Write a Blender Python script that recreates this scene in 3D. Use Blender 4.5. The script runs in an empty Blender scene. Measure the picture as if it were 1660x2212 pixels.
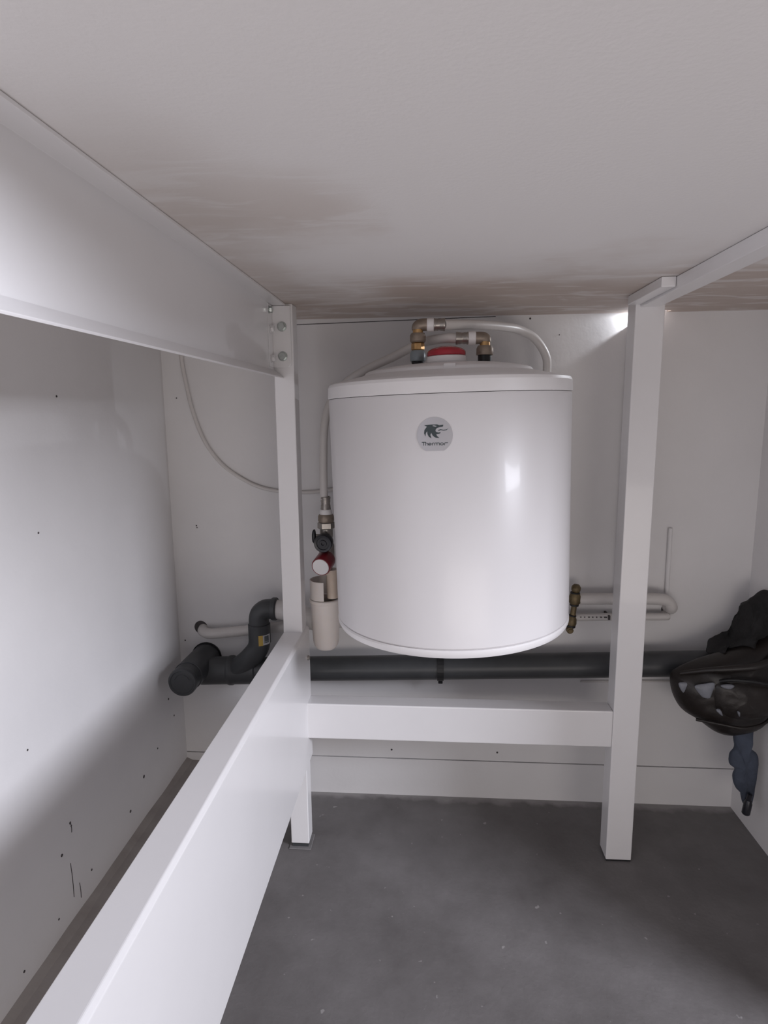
import bpy, bmesh, math, random
from mathutils import Vector, Matrix, noise
from mathutils.geometry import tessellate_polygon

random.seed(4)
C = bpy.context.scene.collection
R = math.radians

# ---------------------------------------------------------------- camera, world, lights, exposure
cam_d = bpy.data.cameras.new('camera')
cam = bpy.data.objects.new('camera', cam_d)
C.objects.link(cam)
cam_d.sensor_fit = 'VERTICAL'
cam_d.sensor_height = 24.0
cam_d.lens = 1324.6 / 2212 * 24.0
cam_d.clip_start = 0.01
_yd = Vector((98, 216, -1324.6)).normalized()
_zu = Vector((-76, 8157, 1324.6)); _zu = (_zu - _yd * _zu.dot(_yd)).normalized()
_xr = _yd.cross(_zu)
cam.matrix_world = Matrix.Translation((0, 0, 0.789)) @ Matrix((_xr, _yd, _zu)).to_4x4()
bpy.context.scene.camera = cam

vs = bpy.context.scene.view_settings
vs.view_transform = 'Standard'; vs.look = 'None'; vs.gamma = 1.0; vs.use_curve_mapping = False
vs.exposure = -0.22

world = bpy.data.worlds.new('world'); bpy.context.scene.world = world
world.use_nodes = True
bg = world.node_tree.nodes['Background']
bg.inputs['Color'].default_value = (1.0, 0.95, 0.95, 1)
bg.inputs['Strength'].default_value = 0.09


def area(name, loc, target, sx, sy, power, color):
    l = bpy.data.lights.new(name, 'AREA'); l.shape = 'RECTANGLE'; l.size = sx; l.size_y = sy
    l.energy = power; l.color = color
    o = bpy.data.objects.new(name, l); C.objects.link(o)
    o.location = loc
    o.rotation_euler = (Vector(target) - Vector(loc)).to_track_quat('-Z', 'Y').to_euler()
    return o


# daylight from the room's window, low on the right behind the photographer
area('window_daylight', (2.2, -0.55, 1.47), (-0.4, 0.85, 0.5), 0.7, 0.75, 96, (0.88, 0.90, 1.0))
# added low fill light in front of the bench, brightens the top's underside
area('underside_fill', (0.35, -0.70, 0.25), (-0.02, 0.45, 0.88), 1.2, 0.5, 6.8, (1.0, 0.925, 0.89))
# daylight leaking down through the gap behind the bench top
leak = bpy.data.lights.new('gap_daylight', 'SPOT'); leak.energy = 1.3; leak.shadow_soft_size = 0.004
leak.color = (0.9, 0.93, 1.0); leak.spot_size = R(130); leak.spot_blend = 0.3
lo = bpy.data.objects.new('gap_daylight', leak); C.objects.link(lo); lo.location = (0.392, 1.160, 0.962)
lo.rotation_euler = Vector((-1, 0.05, -0.15)).to_track_quat('-Z', 'Y').to_euler()



# ---------------------------------------------------------------- materials
def mat(name, col, rough=0.5, metal=0.0, noise_amt=0.0, nscale=20, bump=0.0, bscale=200, coat=0.0, col2=None,
        spec=0.5, trans=0.0, sss=0.0):
    m = bpy.data.materials.new(name); m.use_nodes = True
    nt = m.node_tree; b = nt.nodes['Principled BSDF']
    b.inputs['Base Color'].default_value = (*col, 1)
    b.inputs['Roughness'].default_value = rough
    b.inputs['Metallic'].default_value = metal
    b.inputs['Coat Weight'].default_value = coat
    b.inputs['Coat Roughness'].default_value = 0.06
    b.inputs['Specular IOR Level'].default_value = spec
    b.inputs['Transmission Weight'].default_value = trans
    if sss:
        b.inputs['Subsurface Weight'].default_value = sss
        b.inputs['Subsurface Radius'].default_value = (0.01, 0.008, 0.006)
    tc = nt.nodes.new('ShaderNodeTexCoord')
    if noise_amt or col2:
        n = nt.nodes.new('ShaderNodeTexNoise'); n.inputs['Scale'].default_value = nscale
        n.inputs['Detail'].default_value = 6; n.inputs['Roughness'].default_value = 0.6
        nt.links.new(tc.outputs['Object'], n.inputs['Vector'])
        r = nt.nodes.new('ShaderNodeValToRGB')
        c2 = col2 or tuple(c * (1 - noise_amt) for c in col)
        r.color_ramp.elements[0].position = 0.35; r.color_ramp.elements[0].color = (*c2, 1)
        r.color_ramp.elements[1].position = 0.65; r.color_ramp.elements[1].color = (*col, 1)
        nt.links.new(n.outputs['Fac'], r.inputs['Fac'])
        nt.links.new(r.outputs['Color'], b.inputs['Base Color'])
    if bump:
        n2 = nt.nodes.new('ShaderNodeTexNoise'); n2.inputs['Scale'].default_value = bscale
        n2.inputs['Detail'].default_value = 4
        nt.links.new(tc.outputs['Object'], n2.inputs['Vector'])
        bp = nt.nodes.new('ShaderNodeBump'); bp.inputs['Strength'].default_value = bump
        bp.inputs['Distance'].default_value = 0.002
        nt.links.new(n2.outputs['Fac'], bp.inputs['Height'])
        nt.links.new(bp.outputs['Normal'], b.inputs['Normal'])
    return m


def ceiling_material():
    """matt white board: brushed dirty filler patches along its back and left edges"""
    m = bpy.data.materials.new('brushed_board'); m.use_nodes = True
    nt = m.node_tree; L = nt.links; N = nt.nodes.new
    b = nt.nodes['Principled BSDF']; b.inputs['Roughness'].default_value = 0.75
    g = N('ShaderNodeNewGeometry'); s = N('ShaderNodeSeparateXYZ'); L.new(g.outputs['Position'], s.inputs[0])

    def math_(op, a, c=None, clamp=False):
        n = N('ShaderNodeMath'); n.operation = op; n.use_clamp = clamp
        for i, v in enumerate((a, c)):
            if v is None: continue
            if isinstance(v, (int, float)): n.inputs[i].default_value = v
            else: L.new(v, n.inputs[i])
        return n.outputs[0]

    def mrange(v, a, c):
        n = N('ShaderNodeMapRange'); n.interpolation_type = 'SMOOTHSTEP'
        n.inputs['From Min'].default_value = a; n.inputs['From Max'].default_value = c
        L.new(v, n.inputs['Value']); return n.outputs[0]
    big = N('ShaderNodeTexNoise'); big.inputs['Scale'].default_value = 5; big.inputs['Detail'].default_value = 5
    L.new(g.outputs['Position'], big.inputs['Vector'])
    bn = math_('MULTIPLY', math_('SUBTRACT', big.outputs['Fac'], 0.5), 0.45)
    back = mrange(math_('ADD', math_('ADD', s.outputs['Y'], math_('MULTIPLY', s.outputs['X'], 0.28)), bn), 0.76, 1.0)
    left = math_('SUBTRACT', 1.0, mrange(math_('ADD', s.outputs['X'], bn), -0.22, -0.08))
    fade = mrange(s.outputs['Y'], 0.30, 0.62)
    mask = math_('MAXIMUM', back, math_('MULTIPLY', left, math_('MULTIPLY', fade, 0.6)))
    # brush streaks, stretched along x
    mp = N('ShaderNodeMapping'); mp.inputs['Scale'].default_value = (9, 34, 10); mp.inputs['Rotation'].default_value = (0, 0, 0.25)
    L.new(g.outputs['Position'], mp.inputs['Vector'])
    st = N('ShaderNodeTexNoise'); st.inputs['Scale'].default_value = 1.2; st.inputs['Detail'].default_value = 7
    st.inputs['Distortion'].default_value = 0.8
    L.new(mp.outputs[0], st.inputs['Vector'])
    streak = mrange(st.outputs['Fac'], 0.48, 0.66)
    fac = math_('MULTIPLY', mask, math_('SUBTRACT', 1.0, math_('MULTIPLY', streak, 0.6)))
    mx = N('ShaderNodeMix'); mx.data_type = 'RGBA'
    mx.inputs['A'].default_value = (0.80, 0.775, 0.765, 1); mx.inputs['B'].default_value = (0.56, 0.48, 0.43, 1)
    L.new(fac, mx.inputs['Factor']); L.new(mx.outputs['Result'], b.inputs['Base Color'])
    fn = N('ShaderNodeTexNoise'); fn.inputs['Scale'].default_value = 260; fn.inputs['Detail'].default_value = 4
    L.new(g.outputs['Position'], fn.inputs['Vector'])
    bp = N('ShaderNodeBump'); bp.inputs['Strength'].default_value = 0.15; bp.inputs['Distance'].default_value = 0.0015
    L.new(math_('ADD', fn.outputs['Fac'], math_('MULTIPLY', streak, math_('MULTIPLY', mask, 0.6))), bp.inputs['Height'])
    L.new(bp.outputs['Normal'], b.inputs['Normal'])
    return m


def floor_material():
    m = bpy.data.materials.new('grey_screed'); m.use_nodes = True
    nt = m.node_tree; L = nt.links; N = nt.nodes.new
    b = nt.nodes['Principled BSDF']; b.inputs['Roughness'].default_value = 0.6
    g = N('ShaderNodeNewGeometry')
    n1 = N('ShaderNodeTexNoise'); n1.inputs['Scale'].default_value = 7; n1.inputs['Detail'].default_value = 8
    n1.inputs['Roughness'].default_value = 0.65
    L.new(g.outputs['Position'], n1.inputs['Vector'])
    r = N('ShaderNodeValToRGB')
    r.color_ramp.elements[0].position = 0.3; r.color_ramp.elements[0].color = (0.120, 0.111, 0.109, 1)
    r.color_ramp.elements[1].position = 0.72; r.color_ramp.elements[1].color = (0.200, 0.188, 0.187, 1)
    L.new(n1.outputs['Fac'], r.inputs['Fac'])
    # pale paint specks
    v = N('ShaderNodeTexNoise'); v.inputs['Scale'].default_value = 60; v.inputs['Detail'].default_value = 2
    L.new(g.outputs['Position'], v.inputs['Vector'])
    r2 = N('ShaderNodeValToRGB'); r2.color_ramp.elements[0].position = 0.72; r2.color_ramp.elements[1].position = 0.75
    L.new(v.outputs['Fac'], r2.inputs['Fac'])
    # ragged paint smear along the foot of the back wall
    s = N('ShaderNodeSeparateXYZ'); L.new(g.outputs['Position'], s.inputs[0])
    n3 = N('ShaderNodeTexNoise'); n3.inputs['Scale'].default_value = 22; n3.inputs['Detail'].default_value = 5
    L.new(g.outputs['Position'], n3.inputs['Vector'])
    a = N('ShaderNodeMath'); a.operation = 'MULTIPLY_ADD'; a.inputs[1].default_value = 0.05
    L.new(n3.outputs['Fac'], a.inputs[0]); L.new(s.outputs['Y'], a.inputs[2])
    mr = N('ShaderNodeMapRange'); mr.inputs['From Min'].default_value = 1.172; mr.inputs['From Max'].default_value = 1.188
    mr.inputs['To Max'].default_value = 0.55
    L.new(a.outputs[0], mr.inputs['Value'])
    mx = N('ShaderNodeMath'); mx.operation = 'MAXIMUM'
    m5 = N('ShaderNodeMath'); m5.operation = 'MULTIPLY'; m5.inputs[1].default_value = 0.5
    L.new(r2.outputs['Color'], m5.inputs[0]); L.new(m5.outputs[0], mx.inputs[0]); L.new(mr.outputs[0], mx.inputs[1])
    mix = N('ShaderNodeMix'); mix.data_type = 'RGBA'; mix.inputs['B'].default_value = (0.45, 0.43, 0.42, 1)
    L.new(mx.outputs[0], mix.inputs['Factor']); L.new(r.outputs['Color'], mix.inputs['A'])
    L.new(mix.outputs['Result'], b.inputs['Base Color'])
    n2 = N('ShaderNodeTexNoise'); n2.inputs['Scale'].default_value = 150; n2.inputs['Detail'].default_value = 6
    L.new(g.outputs['Position'], n2.inputs['Vector'])
    bp = N('ShaderNodeBump'); bp.inputs['Strength'].default_value = 0.3; bp.inputs['Distance'].default_value = 0.002
    L.new(n2.outputs['Fac'], bp.inputs['Height']); L.new(bp.outputs['Normal'], b.inputs['Normal'])
    return m


M = dict(
    wall=mat('white_wall_paint', (0.78, 0.765, 0.765), 0.6, noise_amt=0.04, nscale=6, bump=0.12, bscale=120),
    frame=mat('white_gloss_paint', (0.80, 0.785, 0.79), 0.28, noise_amt=0.02, nscale=10, bump=0.02, bscale=60, coat=0.25),
    enamel=mat('white_enamel', (0.72, 0.70, 0.705), 0.34, noise_amt=0.01, nscale=4, coat=0.08),
    plastic=mat('white_plastic', (0.80, 0.78, 0.78), 0.38, noise_amt=0.02, nscale=15),
    pipe=mat('white_pipe_plastic', (0.66, 0.63, 0.61), 0.4, noise_amt=0.04, nscale=15),
    cup=mat('cream_plastic', (0.78, 0.72, 0.68), 0.45, noise_amt=0.04, nscale=20, sss=0.3),
    clear=mat('yellowed_clear_plastic', (0.75, 0.63, 0.52), 0.25, noise_amt=0.1, nscale=30, sss=0.4),
    drain=mat('grey_drain_plastic', (0.055, 0.058, 0.062), 0.42, noise_amt=0.18, nscale=18),
    seal=mat('black_rubber', (0.012, 0.012, 0.013), 0.5, noise_amt=0.2, nscale=40),
    black=mat('black_plastic', (0.010, 0.010, 0.016), 0.3, noise_amt=0.2, nscale=40),
    brass=mat('brass', (0.62, 0.38, 0.17), 0.38, 0.85, noise_amt=0.3, nscale=90),
    dullbrass=mat('dull_brass', (0.34, 0.28, 0.23), 0.5, 0.6, noise_amt=0.3, nscale=90),
    oldbrass=mat('old_brass', (0.20, 0.15, 0.08), 0.5, 0.6, noise_amt=0.4, nscale=120),
    nickel=mat('nickel', (0.42, 0.39, 0.36), 0.35, 0.8, noise_amt=0.25, nscale=120),
    zinc=mat('zinc', (0.62, 0.66, 0.64), 0.3, 0.9, noise_amt=0.15, nscale=150),
    bluezinc=mat('blue_grey_plastic', (0.27, 0.31, 0.33), 0.35, 0.2, noise_amt=0.15, nscale=90),
    red=mat('red_plastic', (0.42, 0.012, 0.03), 0.2, noise_amt=0.15, nscale=60, coat=0.4),
    darkred=mat('dark_red_plastic', (0.22, 0.02, 0.03), 0.3, noise_amt=0.15, nscale=60),
    badge=mat('silver_grey_badge', (0.46, 0.45, 0.47), 0.35, 0.3, noise_amt=0.02, nscale=50),
    ink=mat('dark_green_grey_ink', (0.035, 0.05, 0.055), 0.5, noise_amt=0.05, nscale=50),
    yellow=mat('yellow_sticker', (0.62, 0.42, 0.10), 0.5, noise_amt=0.1, nscale=50),
    paper=mat('pale_sticker', (0.62, 0.62, 0.64), 0.5, noise_amt=0.1, nscale=50),
    leather=mat('dark_brown_leather', (0.018, 0.013, 0.011), 0.42, noise_amt=0.5, nscale=14, bump=0.4, bscale=90),
    patch=mat('pale_grey_patch', (0.22, 0.23, 0.26), 0.4, noise_amt=0.25, nscale=60),
    felt=mat('black_fabric', (0.022, 0.021, 0.022), 0.95, noise_amt=0.5, nscale=30, bump=0.8, bscale=120),
    blue=mat('blue_grey_cloth', (0.070, 0.084, 0.118), 0.9, noise_amt=0.35, nscale=25, bump=0.5, bscale=200),
    curb=mat('bare_render', (0.42, 0.39, 0.37), 0.8, col2=(0.35, 0.32, 0.30), nscale=18, bump=0.5, bscale=90),
    sealant=mat('grey_sealant', (0.22, 0.21, 0.21), 0.6, noise_amt=0.2, nscale=60),
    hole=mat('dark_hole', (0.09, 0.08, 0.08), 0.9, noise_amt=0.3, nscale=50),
    ceiling=ceiling_material(), floor=floor_material(),
)


# ---------------------------------------------------------------- helpers
def link(name, me, m, parent=None):
    o = bpy.data.objects.new(name, me); C.objects.link(o)
    if m is not None: me.materials.append(M[m])
    if parent is not None: o.parent = parent
    return o


def fromdata(name, v, f, m, parent=None, smooth=False, sharp=None):
    me = bpy.data.meshes.new(name); me.from_pydata([tuple(p) for p in v], [], f); me.update()
    bm = bmesh.new(); bm.from_mesh(me); bmesh.ops.recalc_face_normals(bm, faces=bm.faces)
    if sharp is not None:
        for e in bm.edges:
            if len(e.link_faces) == 2 and e.calc_face_angle(0) > sharp: e.smooth = False
    bm.to_mesh(me); bm.free()
    if smooth:
        for p in me.polygons: p.use_smooth = True
    return link(name, me, m, parent)


def thing(name, label, cat, loc=(0, 0, 0), group=None):
    o = bpy.data.objects.new(name, None); C.objects.link(o); o.location = loc
    o.empty_display_size = 0.02
    o['label'] = label; o['category'] = cat
    if group: o['group'] = group
    return o


def tag(o, label, cat, group=None):
    o['label'] = label; o['category'] = cat
    if group: o['group'] = group
    return o


def box(name, x, y, z, m, parent=None, bev=0.0, org=(0, 0, 0)):
    bm = bmesh.new()
    vs_ = [bm.verts.new((a - org[0], b - org[1], c - org[2])) for a in x for b in y for c in z]
    for f in ((0, 1, 3, 2), (4, 6, 7, 5), (0, 4, 5, 1), (2, 3, 7, 6), (0, 2, 6, 4), (1, 5, 7, 3)):
        bm.faces.new([vs_[i] for i in f])
    bmesh.ops.recalc_face_normals(bm, faces=bm.faces)
    if bev: bmesh.ops.bevel(bm, geom=list(bm.edges), offset=bev, segments=3, profile=0.5, affect='EDGES')
    me = bpy.data.meshes.new(name); bm.to_mesh(me); bm.free()
    if bev:
        for p in me.polygons: p.use_smooth = p.area < 1e-3 * 0 + (bev * 4) ** 2 * 0 + 0 or False
    return link(name, me, m, parent)


def frame_of(d):
    d = Vector(d).normalized()
    a = Vector((0, 0, 1)) if abs(d.z) < 0.9 else Vector((1, 0, 0))
    u = d.cross(a).normalized(); return d, u, d.cross(u).normalized()


def lathe(name, prof, m, parent=None, origin=(0, 0, 0), axis=(0, 0, 1), n=48, sharp=R(35)):
    """prof: (radius, height along axis)"""
    d, u, w = frame_of(axis); o = Vector(origin); V = []; F = []
    for r, h in prof:
        for k in range(n):
            a = 2 * math.pi * k / n
            V.append(o + d * h + (u * math.cos(a) + w * math.sin(a)) * max(r, 1e-5))
    for i in range(len(prof) - 1):
        for k in range(n):
            F.append((i * n + k, i * n + (k + 1) % n, (i + 1) * n + (k + 1) % n, (i + 1) * n + k))
    return fromdata(name, V, F, m, parent, True, sharp)


def cyl(name, p0, p1, r, m, parent=None, n=32, r1=None, ch=0.0008):
    p0, p1 = Vector(p0), Vector(p1); L = (p1 - p0).length; r1 = r if r1 is None else r1
    return lathe(name, [(0, 0), (r - ch, 0), (r, ch), (r1, L - ch), (r1 - ch, L), (0, L)], m, parent, p0, p1 - p0, n)


def catmull(pts, k=8):
    P = [Vector(p) for p in pts]
    P = [2 * P[0] - P[1]] + P + [2 * P[-1] - P[-2]]; out = []
    for i in range(1, len(P) - 2):
        for j in range(k):
            t = j / k
            out.append(0.5 * (2 * P[i] + (P[i + 1] - P[i - 1]) * t + (2 * P[i - 1] - 5 * P[i] + 4 * P[i + 1] - P[i + 2]) * t * t
                              + (3 * P[i] - P[i - 1] - 3 * P[i + 1] + P[i + 2]) * t ** 3))
    out.append(P[-2]); return out


def tube(name, pts, r, m, parent=None, n=20, k=8, smooth=True):
    pts = catmull(pts, k) if smooth else [Vector(p) for p in pts]
    V = []; F = []; t0 = (pts[1] - pts[0]).normalized(); _, u, w = frame_of(t0)
    rr = r if callable(r) else (lambda t: r)
    for i, p in enumerate(pts):
        t = (pts[min(i + 1, len(pts) - 1)] - pts[max(i - 1, 0)]).normalized()
        u = (u - t * u.dot(t)).normalized(); w = t.cross(u)
        q = rr(i / (len(pts) - 1))
        for j in range(n):
            a = 2 * math.pi * j / n; V.append(p + (u * math.cos(a) + w * math.sin(a)) * q)
    for i in range(len(pts) - 1):
        for j in range(n): F.append((i * n + j, i * n + (j + 1) % n, (i + 1) * n + (j + 1) % n, (i + 1) * n + j))
    F.append(tuple(range(n - 1, -1, -1))); F.append(tuple(range((len(pts) - 1) * n, len(pts) * n)))
    return fromdata(name, V, F, m, parent, True, R(50))


def prism(name, poly, axis, a, b, m, parent=None, bev=0.0):
    """poly in the two other coordinates, extruded along axis from a to b"""
    def P(p, t):
        return {'x': (t, p[0], p[1]), 'y': (p[0], t, p[1]), 'z': (p[0], p[1], t)}[axis]
    n = len(poly); V = [P(p, a) for p in poly] + [P(p, b) for p in poly]
    F = [tuple(range(n)), tuple(range(2 * n - 1, n - 1, -1))] + [(i, (i + 1) % n, n + (i + 1) % n, n + i) for i in range(n)]
    bm = bmesh.new(); vv = [bm.verts.new(v) for v in V]
    for f in F: bm.faces.new([vv[i] for i in f])
    bmesh.ops.recalc_face_normals(bm, faces=bm.faces)
    if bev: bmesh.ops.bevel(bm, geom=list(bm.edges), offset=bev, segments=2, profile=0.5, affect='EDGES')
    me = bpy.data.meshes.new(name); bm.to_mesh(me); bm.free()
    return link(name, me, m, parent)


def hexbar(name, p0, p1, r, m, parent=None, rot=0.0):
    """hexagonal nut seen from its side, with chamfered ends"""
    p0, p1 = Vector(p0), Vector(p1); L = (p1 - p0).length; d, u, w = frame_of(p1 - p0); V = []; F = []; n = 24
    def hr(a): return r * math.cos(math.pi / 6) / math.cos(((a + math.pi / 6) % (math.pi / 3)) - math.pi / 6)
    rows = [(0.0, 0.0), (0.86, 0.0), (1.0, 0.14), (1.0, 0.86), (0.86, 1.0), (0.0, 1.0)]
    for s, h in rows:
        for k in range(n):
            a = 2 * math.pi * k / n; q = max(s, 0.001) * hr(a)
            V.append(p0 + d * h * L + (u * math.cos(a + rot) + w * math.sin(a + rot)) * q)
    for i in range(len(rows) - 1):
        for k in range(n): F.append((i * n + k, i * n + (k + 1) % n, (i + 1) * n + (k + 1) % n, (i + 1) * n + k))
    return fromdata(name, V, F, m, parent)


def inflate(name, poly, y0, depth, m, parent=None, back=0.5, rings=14, wob=0.004, freq=30, k=5, seed=0.0, centre=None):
    """closed cushion-like solid with outline poly (x, z): bulges depth towards -y and back*depth towards +y"""
    n0 = len(poly)
    pp = [Vector((p[0], 0, p[1])) for p in poly]
    loop = []
    for i in range(n0):
        a, b, c, d = pp[i - 1], pp[i], pp[(i + 1) % n0], pp[(i + 2) % n0]
        for j in range(k):
            t = j / k
            loop.append(0.5 * (2 * b + (c - a) * t + (2 * a - 5 * b + 4 * c - d) * t * t + (3 * b - a - 3 * c + d) * t ** 3))
    cx = sum(p.x for p in loop) / len(loop); cz = sum(p.z for p in loop) / len(loop)
    if centre: cx, cz = centre
    V = []; F = []; n = len(loop)
    seq = [(s, -1) for s in [i / rings for i in range(0, rings)]] + [(1, 0)] + [(s, 1) for s in [i / rings for i in range(rings - 1, -1, -1)]]
    for s, side in seq:
        s = math.sin(s * math.pi / 2) if side else 1.0
        s = max(s, 0.01)
        for p in loop:
            x = cx + (p.x - cx) * s; z = cz + (p.z - cz) * s
            h = math.sqrt(max(0, 1 - s ** 2.6)) * depth * (back if side > 0 else 1)
            w = noise.noise(Vector((x * freq, side * 3 + seed, z * freq))) * wob + noise.noise(Vector((x * freq * 2.7, side * 3 + seed, z * freq * 2.7))) * wob * 0.4
            w *= (1 - s ** 6)
            V.append((x, y0 + (h + w) * (1 if side > 0 else -1), z))
    for i in range(len(seq) - 1):
        for j in range(n): F.append((i * n + j, i * n + (j + 1) % n, (i + 1) * n + (j + 1) % n, (i + 1) * n + j))
    F.append(tuple(range(n))); F.append(tuple(range((len(seq) - 1) * n, len(seq) * n)))
    return fromdata(name, V, F, m, parent, True)


def structure(o):
    o['kind'] = 'structure'; return o


# ---------------------------------------------------------------- the room
XL, XR, YB, ZC = -0.512, 0.606, 1.170, 0.961
structure(box('floor', (XL - 0.1, 3.2), (-2.6, YB + 0.1), (-0.05, 0.0), 'floor'))
wl = structure(box('wall_left', (XL - 0.1, XL), (-2.6, YB + 0.1), (0.0, 2.3), 'wall'))
wb = structure(box('wall_back', (XL, XR + 0.1), (YB, YB + 0.1), (0.083, 2.3), 'wall'))
wr = structure(box('wall_right', (XR, XR + 0.1), (0.62, YB), (0.0, ZC - 0.001), 'wall'))
structure(box('baseboard_back', (XL, XR + 0.1), (YB - 0.001, YB + 0.1), (0.0, 0.0812), 'wall'))
structure(box('trim_2', (XL, XR + 0.1), (YB + 0.006, YB + 0.1), (0.0795, 0.0835), 'wall'))
# dark open joint under the upper lining board
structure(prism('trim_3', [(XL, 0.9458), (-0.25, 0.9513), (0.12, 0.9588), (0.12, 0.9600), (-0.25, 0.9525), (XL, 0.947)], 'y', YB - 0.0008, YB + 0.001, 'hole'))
# rough rendered kerb along the foot of the left wall
kv = []; kf = []; kn = 70
for i in range(kn + 1):
    y = -1.0 + (YB + 1.0) * i / kn
    e = noise.noise(Vector((y * 9, 1, 0))) * 0.006
    kv += [(XL, y, 0), (XL + 0.062 + e, y, 0), (XL + 0.058 + e, y, 0.062 + e * 0.4), (XL + 0.012 + e, y, 0.064), (XL, y, 0.069 + e * 0.7)]
for i in range(kn):
    a = i * 5
    kf += [(a + j, a + (j + 1) % 5, a + 5 + (j + 1) % 5, a + 5 + j) for j in range(5)]
kf += [(0, 1, 2, 3, 4), tuple(kn * 5 + j for j in (4, 3, 2, 1, 0))]
structure(fromdata('baseboard_left', kv, kf, 'curb'))
# upper lining board of the back wall, its lower edge runs slightly out of level
structure(prism('trim_1', [(XL, 0.947), (-0.25, 0.9525), (0.12, 0.9600), (0.12, ZC), (XL, ZC)], 'y', YB - 0.003, YB, 'wall'))

# drilled holes, splashes and specks on the walls
for (px_, pz_, r_) in [(-0.4866, 0.8200, .0012), (-0.4620, 0.5700, .0014), (-0.4610, 0.5660, .0012), (-0.5, 0.33, .0015),
                       (-0.076, 0.101, .0020), (0.140, 0.102, .0020), (-0.115, 0.06, .0012), (0.182, 0.9545, .0018), (0.235, 0.925, .0010)]:
    lathe('nail_hole', [(0, -0.0006), (r_, -0.0006), (r_, 0.001), (0, 0.001)], 'hole', wb, (px_, YB, pz_), (0, 1, 0), 10)
for (y_, z_, r_) in [(0.823, 0.815, .0016), (0.616, 0.745, .0014), (0.625, 0.700, .0011), (0.755, 0.637, .0015), (0.662, 0.542, .0014),
                     (0.690, 0.367, .0014), (0.76, 0.213, .0020), (0.762, 0.207, .0014), (0.735, 0.181, .0022), (0.98, 0.145, .0030),
                     (1.04, 0.165, .0018), (0.925, 0.115, .0026), (0.800, 0.105, .0018), (0.715, 0.098, .0015), (0.640, 0.092, .0018),
                     (1.10, 0.235, .0022), (1.12, 0.19, .0018)]:
    lathe('nail_hole', [(0, -0.0006), (r_, -0.0006), (r_ * 0.9, 0.001), (0, 0.001)], 'hole', wl, (XL, y_, z_), (-1, 0, 0), 10)
for (y_, z0_, z1_) in [(0.752, 0.100, 0.155), (0.768, 0.085, 0.110), (0.7612, 0.197, 0.212)]:
    tube('scratch', [(XL, y_, z1_), (XL + .0002, y_ + .001, (z0_ + z1_) / 2), (XL, y_ + .0005, z0_)], .0006, 'hole', wl, 6, 3)

# ---------------------------------------------------------------- bench top (with a gap behind it at the right)
bt = tag(prism('worktop', [(XL, 0.24), (1.05, 0.24), (1.05, 0.62), (XR + 0.1, 0.62), (XR + 0.1, YB), (0.422, YB), (0.422, YB - 0.022), (0.368, YB - 0.022), (0.368, YB), (XL, YB)],
               'z', ZC, ZC + 0.032, 'ceiling'),
         'underside of the broad white bench top above the heater, brushed with dirty filler', 'bench top')

# ---------------------------------------------------------------- steel bench frame
fr = thing('steel_framework', 'white painted steel frame of legs, crossbar, tall lower rail and beams under the bench top', 'frame', (-0.2345, 1.0165, 0))
def B(name, x, y, z, m='frame', bev=0.0015, parent=None):
    p = parent or fr
    o = box(name, x, y, z, m, None, bev)
    o.parent = p; o.matrix_parent_inverse = pinv(p); return o
def pinv(p):
    # parts are modelled in world coordinates; only the Empties carry an offset
    return Matrix.Translation(p.location).inverted() if p.type == 'EMPTY' else Matrix.Identity(4)
def under(o, p):
    o.parent = p; o.matrix_parent_inverse = pinv(p); return o
leg_l = B('leg', (-0.251, -0.218), (1.0, 1.033), (0.009, ZC))
leg_r = B('leg', (0.314, 0.358), (1.0, 1.038), (0.003, ZC))
under(box('foot_pad', (-0.249, -0.220), (1.002, 1.031), (0.0, 0.009), 'drain'), leg_l)
under(box('sealant_ring', (-0.255, -0.214), (0.995, 1.037), (0.0, 0.0016), 'sealant', None, 0.001), leg_l)
under(box('foot_pad', (0.315, 0.357), (1.001, 1.037), (0.0, 0.003), 'seal'), leg_r)
B('crossbar', (-0.218, 0.314), (1.001, 1.036), (0.217, 0.283), bev=0.002)
lr = under(prism('lower_rail', [(-0.2505, 0.168), (-0.2135, 0.168), (-0.2135, 0.411), (-0.2175, 0.415), (-0.2505, 0.415)], 'y', 0.24, 1.036, 'frame', bev=0.001), fr)
# upper beam: top flange, web and sloping bottom lip
ub = under(prism('upper_beam', [(-0.2285, 0.9605), (-0.2285, 0.9575), (-0.2495, 0.9575), (-0.2495, 0.8585), (-0.2345, 0.8465), (-0.2355, 0.8445),
                                 (-0.2530, 0.8570), (-0.2530, 0.9605)], 'y', 0.24, 0.9995, 'frame', bev=0.0004), fr)
pl = under(prism('end_plate', [(-0.2495, 0.8615), (-0.2255, 0.8615), (-0.2205, 0.8665), (-0.2205, 0.9570), (-0.2495, 0.9570)], 'y', 0.9935, 1.0, 'frame', bev=0.0008), fr)
pl2 = under(prism('end_plate', [(0.966, 0.8615), (0.9935, 0.8615), (0.9935, 0.9570), (0.966, 0.9570)], 'x', -0.2495, -0.2485, 'frame', bev=0.0006), fr)
def bolt(p, d, m, parent, r=0.0062):
    d = Vector(d).normalized(); p = Vector(p)
    w = under(cyl('washer', p, p + d * 0.0012, r * 1.22, m, None), parent)
    h = under(hexbar('bolt', p + d * 0.0012, p + d * 0.006, r, m, None, 0.3), parent); return h
for z_ in (0.925, 0.879): bolt((-0.2340, 0.9935, z_), (0, -1, 0), 'zinc', pl)
for z_ in (0.9195, 0.8745): bolt((-0.2485, 0.978, z_), (1, 0, 0), 'frame', pl2, 0.0055)
bolt((-0.2485, 0.972, 0.9480), (1, 0, 0), 'zinc', pl2, 0.005)
# screw on the side of the left leg
sc = under(lathe('screw', [(0, 0.004), (0.003, 0.004), (0.0045, 0.002), (0.0045, 0), (0, 0)], 'nickel', None, (-0.2135, 1.016, 0.362), (1, 0, 0), 20), lr)
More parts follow.
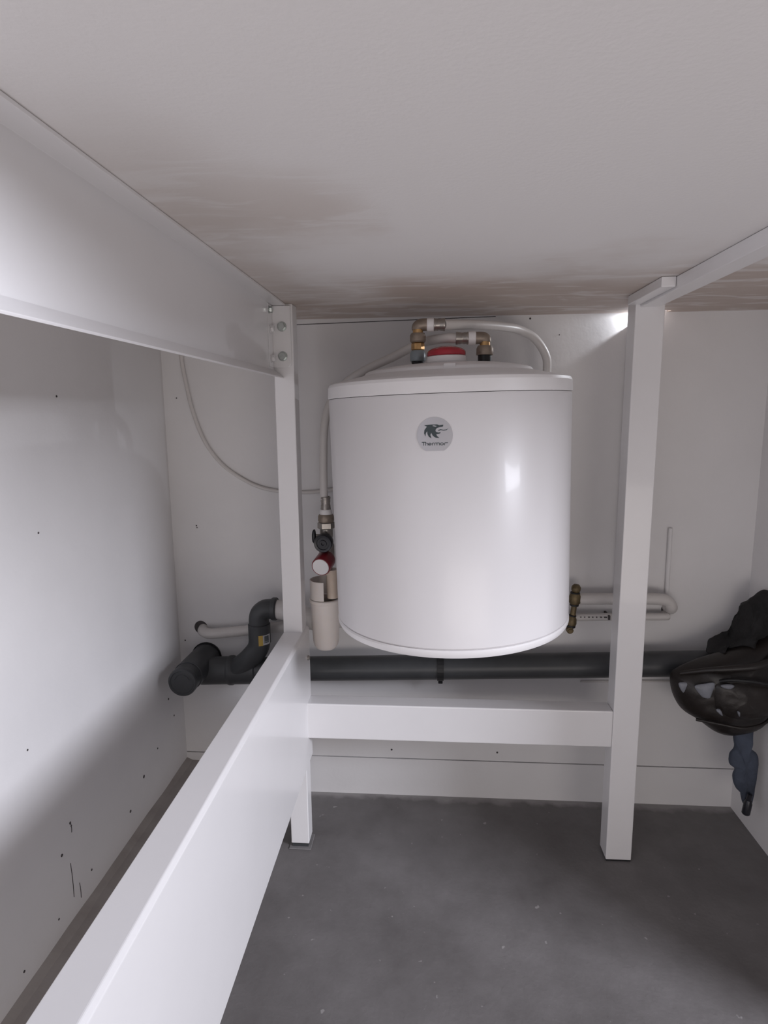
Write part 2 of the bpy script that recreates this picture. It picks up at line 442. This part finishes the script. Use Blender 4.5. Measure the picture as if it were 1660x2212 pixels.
# beam above the right leg
B('side_beam', (0.321, 0.349), (0.24, 1.0), (0.944, 0.9605), bev=0.001)
B('bracket', (0.302, 0.3205), (0.862, 1.0), (0.9475, 0.9605), bev=0.001)
# ---------------------------------------------------------------- water heater
HX, HY, HZ = 0.0370, 0.970, 0.458
ht = thing('water_heater', 'white round electric water heater with red dial hanging between the frame legs', 'water heater', (HX, HY, HZ))
ht.rotation_euler = (0, R(-1.35), 0)
HR = 0.184
body = lathe('tank_body', [(0, 0.013), (HR - 0.004, 0.013), (HR, 0.017), (HR, 0.3525), (HR - 0.0012, 0.3547), (0, 0.3547)], 'enamel', ht, n=160)
lathe('bottom_cap', [(0, 0.014), (HR - 0.001, 0.014), (HR + 0.0005, 0.012), (HR + 0.0005, 0.008), (HR - 0.002, 0.003), (HR - 0.012, -0.001), (0.10, -0.006), (0, -0.008)], 'plastic', ht, n=160)
lathe('lid', [(0, 0.3554), (HR + 0.0006, 0.3554), (HR + 0.0012, 0.3562), (HR + 0.0004, 0.3715), (HR - 0.0015, 0.3755), (HR - 0.006, 0.3775),
              (0.165, 0.3800), (0.129, 0.3885), (0.126, 0.3925), (0.122, 0.3945), (0.09, 0.4000), (0.05, 0.4025), (0, 0.4035)], 'plastic', ht, n=160, sharp=R(22))
# small latch tongue on the ring of the lid
prism('latch', [(-0.009, -0.1275), (0.007, -0.1275), (0.005, -0.1190), (-0.007, -0.1190)], 'z', 0.3880, 0.3953, 'plastic', ht, 0.0006)
# wall bracket behind the tank (rests against the wall)
box('wall_bracket', (-0.10, 0.10), (0.170, 0.1998), (0.28, 0.33), 'frame', ht, 0.001)
# vertical rating plate strip on the left flank
for (za, zb) in ((0.318, 0.330), (0.292, 0.308)):
    Vv = []; 
    for a in (-87, -91):
        for z in (za, zb): Vv.append(((HR + .0006) * math.sin(R(a)), -(HR + .0006) * math.cos(R(a)), z))
    fromdata('printed_mark', Vv + [tuple(c * 0.99 if i < 2 else c for i, c in enumerate(v)) for v in Vv],
             [(0, 1, 3, 2), (4, 6, 7, 5), (0, 2, 6, 4), (1, 5, 7, 3), (0, 4, 5, 1), (2, 3, 7, 6)], 'paper', ht)
# dial: white base and red cap
dl = lathe('dial', [(0, 0), (0.0262, 0), (0.0285, 0.003), (0.0278, 0.0105), (0.0262, 0.0115), (0, 0.0115)], 'plastic', ht, (-0.0030, -0.058, 0.3990), n=64)
lathe('dial_cap', [(0, 0.0115), (0.0270, 0.0115), (0.0280, 0.0125), (0.0278, 0.0168), (0.0262, 0.0192), (0.021, 0.0222), (0.012, 0.0246), (0, 0.0255)], 'red', dl, (-0.0030, -0.058, 0.3990), n=64)

# badge wrapped on the tank: offsets in metres (u right, v up) on the cylinder, centred at angle TH0 and height BZ
TH0, BZ = R(-7.2), 0.3040
ZP = 0.0000930
def wrap(u, v, lift):
    a = TH0 + u / HR
    return ((HR + lift) * math.sin(a), -(HR + lift) * math.cos(a), BZ + v)
def zp(x, y): return ((x - 528) * ZP, (1740 - y) * ZP)
def flat_solid(name, polys, lift, thick, m, parent, sub=2):
    """thin solid plates (list of outlines in badge coordinates) wrapped on the tank"""
    bm = bmesh.new()
    for poly in polys:
        vs_ = [bm.verts.new((p[0], p[1], 0)) for p in poly]
        for t in tessellate_polygon([[Vector((p[0], p[1], 0)) for p in poly]]):
            try: bm.faces.new([vs_[i] for i in t])
            except ValueError: pass
    for _ in range(sub): bmesh.ops.subdivide_edges(bm, edges=list(bm.edges), cuts=1, use_grid_fill=True)
    top = {v: bm.verts.new(wrap(v.co.x, v.co.y, lift + thick)) for v in list(bm.verts)}
    bot = {v: bm.verts.new(wrap(v.co.x, v.co.y, lift)) for v in top}
    old = list(bm.faces); bed = [e for e in bm.edges if len(e.link_faces) == 1]
    for f in old:
        bm.faces.new([top[v] for v in f.verts]); bm.faces.new([bot[v] for v in reversed(f.verts)])
    for e in bed:
        a, b = e.verts; bm.faces.new([top[a], top[b], bot[b], bot[a]])
    bmesh.ops.delete(bm, geom=list(top.keys()), context='VERTS')
    bmesh.ops.recalc_face_normals(bm, faces=bm.faces)
    me = bpy.data.meshes.new(name); bm.to_mesh(me); bm.free()
    return link(name, me, m, parent)
bp_ = []
for k in range(120):
    a = 2 * math.pi * k / 120; x = 246 * math.sin(a); y = -246 * math.cos(a)
    if y > 212 - 0: y = 212
    elif y > 170: y = 170 + (y - 170) * 0.98
    bp_.append(zp(528 + x, 1756 + y))
badge = flat_solid('badge', [bp_], 0.0001, 0.0005, 'badge', ht, 3)
badge['label'] = 'silver grey badge with a dark beast head and lettering'
A_ = [(388,1618),(480,1612),(565,1611),(592,1624),(650,1618),(640,1645),(590,1650),(562,1660),(545,1678),(541,1700),(556,1716),(585,1722),(613,1716),(602,1734),(575,1741),(552,1743),(560,1766),(594,1797),(545,1792),(505,1766),(482,1722),(470,1752),(484,1799),(448,1774),(430,1738),(428,1698),(408,1728),(401,1772),(384,1728),(390,1682),(425,1638)]
T_ = [(574,1690),(610,1676),(650,1687),(682,1683),(714,1671),(692,1691),(652,1698),(612,1689),(586,1700)]
flat_solid('emblem', [[zp(*p) for p in A_], [zp(*p) for p in T_]], 0.00062, 0.00025, 'ink', badge, 1)
flat_solid('emblem_eye', [[zp(*p) for p in [(500,1627),(522,1622),(560,1632),(548,1642),(520,1637)]]], 0.0009, 0.0002, 'badge', badge, 1)
def ribbon(pts, w):
    """outline pieces of a stroke"""
    res = []
    for a, b in zip(pts[:-1], pts[1:]):
        d = Vector((b[0] - a[0], b[1] - a[1])); L = d.length or 1; n = Vector((-d.y, d.x)) / L * w / 2; e = d / L * w * 0.3
        res.append([zp(a[0] - e.x + n.x, a[1] - e.y + n.y), zp(b[0] + e.x + n.x, b[1] + e.y + n.y), zp(b[0] + e.x - n.x, b[1] + e.y - n.y), zp(a[0] - e.x - n.x, a[1] - e.y - n.y)])
    return res
def arc(cx, cy, rx, ry, a0, a1, n=10):
    return [(cx + rx * math.cos(R(a0 + (a1 - a0) * i / n)), cy + ry * math.sin(R(a0 + (a1 - a0) * i / n))) for i in range(n + 1)]
S = []
bl, xh, ct = 1893, 1862, 1849
S += [[(352, ct), (400, ct)], [(374, ct), (374, bl)]]
S += [[(404, ct), (404, bl)], [(404, xh)] + arc(422, xh + 10, 12, 10, -90, 0, 5) + [(434, bl)]]
S += [arc(462, xh + 15, 17, 15, 0, -300, 14), [(446, xh + 16), (479, xh + 16)]]
S += [[(494, bl), (494, xh + 12)] + arc(506, xh + 12, 12, 12, 180, 270, 5) + [(516, xh)]]
S += [[(527, bl), (527, xh + 8)] + arc(535, xh + 8, 8, 8, 180, 270, 4) + [(549, xh)] + arc(551, xh + 8, 8, 8, -90, 0, 4) + [(559, bl)],
      [(559, xh + 8)] + arc(567, xh + 8, 8, 8, 180, 270, 4) + [(582, xh)] + arc(584, xh + 8, 8, 8, -90, 0, 4) + [(592, bl)]]
S += [arc(626, xh + 15, 20, 15, 0, 360, 18)]
S += [[(662, bl), (662, xh + 12)] + arc(676, xh + 12, 14, 12, 180, 270, 5) + [(704, xh)]]
polys = []
for s_ in S: polys += ribbon(s_, 8.5)
flat_solid('lettering', polys, 0.00062, 0.00025, 'ink', badge, 0)

# ---------------------------------------------------------------- pipe unions on top of the heater
def sleeve(name, p0, p1, r, m, parent):
    p0, p1 = Vector(p0), Vector(p1); L = (p1 - p0).length
    return lathe(name, [(r * .8, 0), (r, 0), (r * 1.06, .06 * L), (r * 1.06, .12 * L), (r * .96, .2 * L), (r * 1.0, .35 * L), (r * .93, .45 * L), (r * .93, .58 * L),
                        (r, .66 * L), (r * 1.0, .8 * L), (r * 1.07, .92 * L), (r * 1.05, L), (r * .8, L)], m, parent, p0, p1 - p0, 32, R(60))

yl = 0.938
hp = thing('hot_water_pipe', 'white pipe with brass union and blue-grey nut, looping right over the heater lid', 'pipe', (-0.0172, yl, 0.862))
def H(o): return under(o, hp)
H(cyl('gasket', (-.0172, yl, .8600), (-.0172, yl, .8640), .0095, 'seal'))
H(lathe('nut', [(0, 0), (.0112, 0), (.0118, .002), (.0118, .011), (.0095, .0155), (0, .0155)], 'bluezinc', None, (-.0172, yl, .8635)))
H(hexbar('hex_nut', (-.0172, yl, .8790), (-.0172, yl, .8905), .0098, 'brass', None, 0.0))
H(lathe('nut', [(0, 0), (.010, 0), (.0118, .002), (.0118, .010), (.0098, .0135), (0, .0135)], 'dullbrass', None, (-.0172, yl, .8905)))
H(cyl('neck', (-.0172, yl, .9030), (-.0172, yl, .9110), .0075, 'brass'))
H(tube('elbow', [(-.0172, yl, .9090), (-.0172, yl, .9125), (-.0145, yl, .9150), (-.0100, yl, .9160), (-.0035, yl, .9160)], .0090, 'dullbrass', None, 24))
H(cyl('white_collar', (-.0040, yl, .9158), (.0062, yl, .9158), .0098, 'plastic'))
H(sleeve('crimp_sleeve', (.0058, yl, .9158), (.0225, yl, .9156), .0088, 'nickel', None))
H(tube('pipe', [(.0200, yl, .9155), (.0400, .955, .9175), (.0750, .990, .9215), (.1150, 1.035, .9240), (.1480, 1.075, .9240), (.1780, 1.095, .9120), (.1990, 1.105, .8860), (.2040, 1.110, .8600), (.2000, 1.118, .80), (.18, 1.130, .70), (.17, 1.140, .60)], .0072, 'pipe', None))

yr = 0.932
cp = thing('cold_water_pipe', 'white pipe with brass union and black gasket, running left behind the heater to the valve', 'pipe', (0.0807, yr, 0.864))
def K(o): return under(o, cp)
K(cyl('gasket', (.0807, yr, .8600), (.0807, yr, .8710), .0098, 'seal'))
K(lathe('nut', [(0, 0), (.0120, 0), (.0125, .001), (.0123, .009), (.0100, .0135), (0, .0135)], 'dullbrass', None, (.0807, yr, .8705)))
K(cyl('neck', (.0807, yr, .8830), (.0807, yr, .8920), .0075, 'brass'))
K(tube('elbow', [(.0807, yr, .8895), (.0807, yr, .8925), (.0785, yr, .8945), (.0740, yr, .8950), (.0668, yr, .8950)], .0088, 'dullbrass', None, 24))
K(cyl('white_collar', (.0672, yr, .8950), (.0565, yr, .8950), .0098, 'plastic'))
K(sleeve('crimp_sleeve', (.0572, yr, .8950), (.0385, yr, .8952), .0086, 'nickel', None))
K(tube('pipe', [(.0420, yr, .8950), (.0200, .945, .8965), (-.0150, .985, .8945), (-.0560, 1.030, .8800), (-.1050, 1.060, .8620), (-.1440, 1.075, .8400), (-.1720, 1.070, .8050), (-.1810, 1.060, .7650), (-.1830, 1.055, .7200), (-.1835, 1.052, .6800), (-.1830, 1.050, .6400)], .0070, 'pipe', None))

# ---------------------------------------------------------------- safety valve and its funnel trap, left of the heater
vx, vy = -.1805, 1.050
sv = thing('safety_valve', 'metal safety valve with black and red knobs left of the heater', 'valve', (vx, vy, .52))
def Vv_(o): return under(o, sv)
Vv_(sleeve('crimp_sleeve', (vx, vy, .6450), (vx, vy, .6215), .0084, 'nickel', None))
Vv_(lathe('white_collar', [(0, 0), (.0110, 0), (.0112, .003), (.0098, .0095), (0, .0095)], 'plastic', None, (vx, vy, .6130)))
Vv_(lathe('nut', [(0, 0), (.0130, 0), (.0140, .003), (.0138, .010), (.0120, .0135), (0, .0135)], 'dullbrass', None, (vx, vy, .6005)))
Vv_(hexbar('hex_nut', (vx, vy, .5880), (vx, vy, .6005), .0152, 'nickel', None, 0.2))
Vv_(lathe('valve_body', [(0, 0), (.010, 0), (.0115, .006), (.0115, .012), (.0135, .016), (.0135, .040), (.0115, .044), (.0105, .052), (.0115, .056), (.0115, .070), (0, .070)], 'nickel', None, (vx, vy, .5190), n=40))
kn_ = Vv_(lathe('black_knob', [(0, 0), (.0120, 0), (.0155, .004), (.0162, .010), (.0158, .020), (.0145, .022), (.011, .0215), (.0105, .0195), (.0065, .0195), (.006, .0215), (.003, .0215), (.0025, .019), (0, .019)], 'black', None, (vx - .0005, vy - .012, .5690), (-.02, -1, -.06), 48))
Vv_(inflate('lever', [(-.2035, .5660), (-.1985, .5640), (-.1970, .5760), (-.1985, .5880), (-.2025, .5870), (-.2045, .5780)], 1.040, .004, 'black', None, back=1, wob=0, rings=6))
Vv_(cyl('stem', (-.1990, 1.042, .5760), (-.186, 1.046, .5760), .0035, 'nickel'))
rk = Vv_(lathe('red_knob', [(0, 0), (.0155, 0), (.0168, .004), (.0168, .030), (.0160, .0325), (.0150, .0325)] + [(.0150, .0320), (0, .0320)], 'darkred', None, (vx + .0010, vy - .008, .5360), (-.18, -1, -.24), 48))
rkd = Vector((-.18, -1, -.24)).normalized(); rkp = Vector((vx + .0010, vy - .008, .5360)) + rkd * .0318
o_ = lathe('white_cap', [(0, 0), (.0146, 0), (.0146, .0012), (.0138, .0018), (0, .0020)], 'plastic', None, rkp, rkd, 48); o_.parent = rk
Vv_(lathe('outlet_spout', [(0, 0), (.0098, 0), (.0100, .040), (.0112, .044), (.0112, .052), (0, .052)], 'clear', None, (vx + .009, vy - .004, .4640), n=32))

fx, fy = -.1860, 1.052
ft = thing('drain_funnel', 'cream plastic cut-away funnel trap hanging below the safety valve', 'funnel', (fx, fy, .3650))
def Fn(o): return under(o, ft)
def cupmesh(name, r0, r1, z0, z1, a0, a1, th, m, n=48):
    V = []; F = []
    for k in range(n + 1):
        a = R(a0 + (a1 - a0) * k / n)
        for (r, z) in ((r0, z0), (r1, z1), (r1 - th, z1), (r0 - th, z0)):
            V.append((fx + r * math.cos(a), fy + r * math.sin(a), z))
    for k in range(n):
        for j in range(4): F.append((k * 4 + j, k * 4 + (j + 1) % 4, (k + 1) * 4 + (j + 1) % 4, (k + 1) * 4 + j))
    F += [(0, 1, 2, 3), tuple(n * 4 + j for j in (3, 2, 1, 0))]
    return fromdata(name, V, F, m, None, True, R(30))
Fn(cupmesh('cutaway_rim', .0262, .0268, .4620, .4960, 20, 275, .0018, 'cup'))
Fn(lathe('ring', [(.0215, 0), (.0275, 0), (.0282, .0015), (.0282, .0050), (.0270, .0065), (.0225, .0065), (.0215, 0)], 'cup', None, (fx, fy, .4545), n=64))
Fn(lathe('cup', [(0, 0), (.010, .0004), (.017, .003), (.0215, .009), (.0235, .018), (.0250, .055), (.0262, .0905), (.0240, .0905), (.0225, .055), (.018, .012), (0, .008)], 'cup', None, (fx, fy, .3650), n=64))
Fn(tube('outlet_pipe', [(fx - .015, fy + .012, .4120), (fx - .045, 1.085, .4135), (fx - .080, 1.110, .4160), (-.302, 1.118, .4175)], .0185, 'pipe', None, 28))

# ---------------------------------------------------------------- grey drain pipe with tee, branch and elbow
dy = 1.128
dr = thing('drain_pipe', 'dark grey plastic drain pipe with capped tee and upturned elbow along the back wall', 'drain pipe', (-.455, 1.10, .30))
def D(o): return under(o, dr)
D(tube('main_pipe', [(-.40, dy, .2860), (-.238, dy, .2925), (.10, dy, .3045), (.345, dy, .3135), (.52, dy, .3200), (.604, dy, .3230)], .0238, 'drain', None, 32, 4))
D(cyl('tee', (-.4560, YB - .001, .2960), (-.4560, 1.068, .2985), .0285, 'drain', None, 40, .0280))
D(cyl('tee_neck', (-.4560, 1.070, .2985), (-.4550, 1.048, .2990), .0262, 'drain', None, 40))
D(lathe('wall_seal', [(.0275, 0), (.0310, 0), (.0310, .003), (.0275, .003), (.0275, 0)], 'seal', None, (-.4560, YB - .0035, .2960), (0, 1, 0)))
ec = D(lathe('end_cap', [(.0260, 0), (.0272, .002), (.0272, .010), (.0255, .0125), (.0225, .0128), (.0215, .0112), (.010, .0122), (0, .0124)], 'drain', None, (-.4550, 1.050, .2990), (0, -1, 0.01), 48))
ec['label'] = 'ribbed round end cap facing the viewer'
tube('rib', [(-.4550 + .0150 * math.cos(a), 1.0378, .2995 + .0150 * math.sin(a)) for a in (R(20), R(55), R(90), R(125), R(160))], .0006, 'drain', ec, 8, 4)
D(cyl('tee_branch', (-.450, dy - .004, .2850), (-.3960, dy, .2858), .0272, 'drain', None, 40))
D(lathe('socket_collar', [(.024, 0), (.0282, 0), (.0292, .003), (.0292, .009), (.0275, .012), (.0272, .055), (.024, .057)], 'drain', None, (-.3960, dy, .2858), (1, 0, .03), 48))
D(tube('branch', [(-.3950, dy - .002, .2790), (-.3700, dy - .008, .2980), (-.3480, dy - .012, .3180), (-.3310, dy - .014, .3400), (-.3270, dy - .014, .3620), (-.3270, dy - .014, .3700)], .0208, 'drain', None, 32, 6))
D(cyl('socket', (-.3270, dy - .014, .3500), (-.3272, dy - .014, .3890), .0212, 'drain', None, 40))
D(tube('elbow', [(-.3272, dy - .014, .3850), (-.3272, dy - .014, .3980), (-.3240, dy - .014, .4090), (-.3150, dy - .013, .4165), (-.3050, dy - .012, .4178), (-.2985, dy - .011, .4178)], .0192, 'drain', None, 32, 6))
D(lathe('elbow_collar', [(.0165, 0), (.0212, 0), (.0222, .002), (.0222, .008), (.0205, .010), (.0165, .010)], 'drain', None, (-.3010, dy - .0115, .4178), (1, 0, 0), 40))
# sticker wrapped on the branch below the elbow
def sticker(name, a0, a1, z0, z1, r, m, parent, pi):
    V = []; F = []; n = 8; cx, cy = -.3272, dy - .014
    for k in range(n + 1):
        a = R(a0 + (a1 - a0) * k / n)
        for (q, z) in ((r, z0), (r, z1), (r - .0004, z1), (r - .0004, z0)): V.append((cx + q * math.sin(a), cy - q * math.cos(a), z))
    for k in range(n):
        for j in range(4): F.append((k * 4 + j, k * 4 + (j + 1) % 4, (k + 1) * 4 + (j + 1) % 4, (k + 1) * 4 + j))
    F += [(0, 1, 2, 3), tuple(n * 4 + j for j in (3, 2, 1, 0))]
    o = fromdata(name, V, F, m, None); o.parent = parent; o.matrix_parent_inverse = pi; return o
st = sticker('sticker', 22, 78, .3515, .3710, .02175, 'paper', dr, pinv(dr)); st['label'] = 'small yellow and white sticker'
sticker('sticker_band', 10, 32, .3510, .3712, .0220, 'yellow', st, Matrix.Identity(4))
for (a, b, c, d) in ((40, 43, .358, .369), (45, 51, .358, .369), (53, 55, .358, .369), (57, 62, .358, .369), (64, 66, .358, .369), (38, 66, .3555, .3570)):
    sticker('sticker_bar', a, b, c, d, .0221, 'ink', st, Matrix.Identity(4))

hg = thing('pipe_clip', 'black clip holding the grey drain pipe on the wall under the heater', 'clip', (.0225, YB, .30))
def G(o): return under(o, hg)
cpts = [(.0225, dy + .0262 * math.cos(R(a)), .3020 + .0262 * math.sin(R(a))) for a in range(-80, 281, 15)]
V = []; F = []
for k, a in enumerate(range(0, 360, 15)):
    for (r, x) in ((.0242, .0165), (.0262, .0165), (.0262, .0285), (.0242, .0285)):
        V.append((x, dy + r * math.cos(R(a)), .3018 + r * math.sin(R(a))))
for k in range(24):
    for j in range(4): F.append((k * 4 + j, k * 4 + (j + 1) % 4, ((k + 1) % 24) * 4 + (j + 1) % 4, ((k + 1) % 24) * 4 + j))
G(fromdata('strap', V, F, 'seal', None))
G(box('lug', (.0185, .0270), (dy - .006, dy + .006), (.2700, .2785), 'seal', None, .0008))
G(box('base', (.0165, .0285), (dy + .022, YB), (.2900, .3140), 'seal', None, .0008))

# ---------------------------------------------------------------- white pipes along the back wall
lp = thing('service_pipe', 'off-white pipe coming out of a hole in the back wall left of the grey elbow', 'pipe', (-.4640, YB, .358))
under(tube('pipe', [(-.4600, YB + .002, .3560), (-.4560, 1.158, .3545), (-.4380, 1.150, .3530), (-.4000, 1.152, .3560), (-.3500, 1.155, .3610), (-.2900, 1.156, .3680), (-.2000, 1.156, .3760), (0.0, 1.156, .3900), (.2600, 1.150, .3950)], .0105, 'pipe', None), lp)
under(lathe('hole_edge', [(.0, 0), (.0135, 0), (.0135, .003), (0, .003)], 'hole', None, (-.4650, YB - .0008, .3590), (0, 1, 0), 28), lp)

br = thing('brass_manifold', 'old brass elbows and nuts stacked beside the lower right of the heater', 'fitting', (.2700, 1.135, .38))
def Bq(o): return under(o, br)
by = 1.135
Bq(lathe('elbow', [(0, 0), (.006, 0), (.0085, .004), (.0085, .010), (.0055, .0145), (0, .0150)], 'oldbrass', None, (.2745, by, .4530), (0.1, -.1, 1), 24))
Bq(cyl('seal_ring', (.2740, by, .4500), (.2742, by, .4530), .0090, 'seal'))
Bq(lathe('nut', [(0, 0), (.0085, 0), (.0105, .003), (.0105, .015), (.0085, .0205), (0, .0205)], 'oldbrass', None, (.2740, by, .4300), n=24))
Bq(cyl('seal_ring', (.2732, by, .4260), (.2735, by, .4300), .0082, 'seal'))
Bq(cyl('neck', (.2715, by, .4080), (.2732, by, .4262), .0052, 'oldbrass', None, 20))
Bq(cyl('seal_ring', (.2708, by, .4055), (.2712, by, .4085), .0070, 'seal'))
Bq(lathe('nut', [(0, 0), (.0085, 0), (.0095, .004), (.0085, .012), (.0060, .0180), (0, .0180)], 'oldbrass', None, (.2690, by, .3885), (.1, 0, 1), 24))
Bq(cyl('seal_ring', (.2680, by, .3840), (.2686, by, .3890), .0088, 'seal'))
Bq(lathe('drain_screw', [(0, 0), (.0040, 0), (.0045, .002), (.0062, .003), (.0068, .010), (0, .010)], 'oldbrass', None, (.2655, by - .013, .3800), (0, 1, 0.1), 24))

wp = thing('wide_water_pipe', 'wider white pipe on the wall, curving into a hole right of the right leg', 'pipe', (.455, YB, .41))
under(tube('pipe', [(.2780, 1.140, .4385), (.3300, 1.140, .4390), (.3900, 1.140, .4400), (.4250, 1.140, .4400), (.4450, 1.142, .4360), (.4550, 1.146, .4240), (.4580, 1.156, .4170), (.4580, YB + .002, .4150)], .0108, 'pipe', None), wp)
under(lathe('hole_edge', [(0, 0), (.0115, 0), (.0115, .003), (0, .003)], 'hole', None, (.4575, YB - .0008, .4110), (0, 1, 0), 24), wp)
np_ = thing('narrow_water_pipe', 'narrow printed white pipe on the wall beside the lower brass nut', 'pipe', (.2750, 1.145, .40))
npp = under(tube('pipe', [(.2720, 1.145, .4000), (.3200, 1.148, .4005), (.3800, 1.150, .4010), (.4450, 1.152, .4020), (.4500, 1.156, .4020), (.4520, YB + .001, .4020)], .0072, 'pipe', None), np_)
for i in range(7):
    under(box('printed_mark', (.2860 + i * .0075, .2860 + i * .0075 + random.uniform(.002, .0055)), (1.1390, 1.1415), (.4018, .4034), 'hole', None), np_)
under(box('pipe_clamp', (.3385, .3425), (1.139, YB), (.3975, .4060), 'hole', None, .0008), np_)

tag(tube('round_conduit', [(.4530, YB - .0035, .445), (.4525, YB - .0035, .50), (.4520, YB - .0035, .57)], .0040, 'wall', None, 12, 3), 'thin white conduit rising on the back wall from the wide white pipe', 'conduit')
tr = thing('cable_trunking', 'white vertical cable trunking on the back wall partly behind the right leg', 'trunking', (.372, YB, .43))
under(box('channel', (.3560, .3880), (1.1540, YB), (.4500, .9390), 'wall', None, .001), tr)
under(box('clip', (.3545, .3600), (1.1525, 1.1545), (.9080, .9150), 'hole', None, .0005), tr)
tag(tube('cable', [(-.4715, 1.166, .9600), (-.4705, 1.166, .8950), (-.4640, 1.166, .8450), (-.4545, 1.166, .7950), (-.4370, 1.166, .7430), (-.4150, 1.166, .7070), (-.3850, 1.166, .6780), (-.3330, 1.166, .6490), (-.2760, 1.166, .6385), (-.2060, 1.166, .6400), (-.12, 1.166, .66), (-.05, 1.166, .70)], .0036, 'pipe', None, 12), 'thin off-white cable curving down the back wall left of the left leg', 'cable')

tag(tube('thin_cable', [(.30, YB - .002, .2605), (.38, YB - .002, .2630), (.46, YB - .002, .2650), (.56, YB - .002, .2660)], .0022, 'pipe', None, 10), 'thin white cable on the back wall directly under the grey drain pipe', 'cable')

# ---------------------------------------------------------------- bag, fabric and cloth hanging at the right wall
bg_ = thing('bag', 'dark brown bag with pale grey patches hanging at the right wall', 'bag', (.53, 1.06, .21))
bag = under(inflate('shell', [(.4335, .3170), (.4390, .2850), (.4560, .2560), (.4850, .2370), (.5180, .2140), (.5520, .2100), (.6020, .2340), (.6040, .3000), (.6040, .3900), (.5700, .3820), (.5250, .3660), (.4800, .3500), (.4450, .3320)],
                    1.075, .045, 'leather', None, back=.6, wob=.006, freq=22), bg_)
under(tube('top_rim', [(.4440, 1.060, .3290), (.4800, 1.040, .3440), (.5150, 1.030, .3520), (.5550, 1.025, .3600), (.5980, 1.030, .3760)], lambda t: .0035 + .0045 * t, 'leather', None, 14), bg_)
under(tube('piping', [(.5000, 1.034, .3270), (.5150, 1.024, .3340), (.5450, 1.018, .3350), (.5750, 1.022, .3280), (.5960, 1.034, .3180)], .0028, 'seal', None, 10), bg_)
under(tube('piping', [(.4700, 1.045, .2500), (.5050, 1.030, .2500), (.5400, 1.022, .2480), (.5750, 1.030, .2520), (.5980, 1.045, .2600)], .0026, 'leather', None, 10), bg_)
under(inflate('front_pocket', [(.4900, .3130), (.5000, .3260), (.5300, .3310), (.5700, .3260), (.5950, .3120), (.5950, .2720), (.5700, .2580), (.5200, .2580), (.4960, .2750)], 1.040, .018, 'leather', None, back=.2, wob=.003, freq=40, seed=4), bg_)
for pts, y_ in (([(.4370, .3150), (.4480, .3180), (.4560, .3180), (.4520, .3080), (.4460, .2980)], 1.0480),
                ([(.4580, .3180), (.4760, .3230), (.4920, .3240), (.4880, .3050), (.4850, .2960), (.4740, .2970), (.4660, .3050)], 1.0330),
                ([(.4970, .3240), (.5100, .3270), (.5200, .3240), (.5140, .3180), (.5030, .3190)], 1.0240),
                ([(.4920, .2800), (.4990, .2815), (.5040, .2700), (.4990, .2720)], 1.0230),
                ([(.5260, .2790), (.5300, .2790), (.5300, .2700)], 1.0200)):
    o = under(inflate('pale_patch', pts, y_, .0035, 'patch', None, back=.8, wob=.0, rings=5, k=3), bg_)  # small pale grey pieces set on the front of the bag
fb = tag(inflate('fabric_bundle', [(.5050, .3520), (.5180, .3640), (.5400, .3690), (.5530, .3800), (.5580, .4050), (.5680, .4250), (.5730, .4480), (.5860, .4620), (.6035, .4650), (.6035, .3700), (.5650, .3560), (.5300, .3480)],
                 1.100, .030, 'felt', None, back=1.0, wob=.020, freq=45, seed=7), 'black crumpled fabric bundle above the brown bag at the right wall', 'fabric')
bc = tag(inflate('cleaning_cloth', [(.5480, .2300), (.5460, .2080), (.5480, .1900), (.5410, .1760), (.5420, .1580), (.5520, .1480), (.5500, .1300), (.5560, .1120), (.5680, .0980), (.5720, .0800), (.5860, .0760), (.5900, .1200),
                                    (.5920, .1580), (.5880, .1780), (.5760, .1900), (.5750, .2100), (.5760, .2300)], 1.062, .011, 'blue', None, back=1.0, wob=.006, freq=60, seed=2, rings=10),
         'crumpled blue-grey cloth hanging below the brown bag at the right wall', 'cloth')
mk = thing('black_bottle', 'tiny glossy black bottle with white specks below the blue-grey cloth', 'bottle', (.573, 1.045, .066))
under(lathe('bottle_body', [(0, 0), (.0055, 0), (.0070, .002), (.0070, .022), (.0050, .028), (0, .028)], 'black', None, (.5700, 1.047, .0690), (.12, 0, 1), 24), mk)
under(lathe('cap', [(0, 0), (.0042, 0), (.0040, .012), (0, .013)], 'black', None, (.5733, 1.047, .0962), (.12, 0, 1), 20), mk)
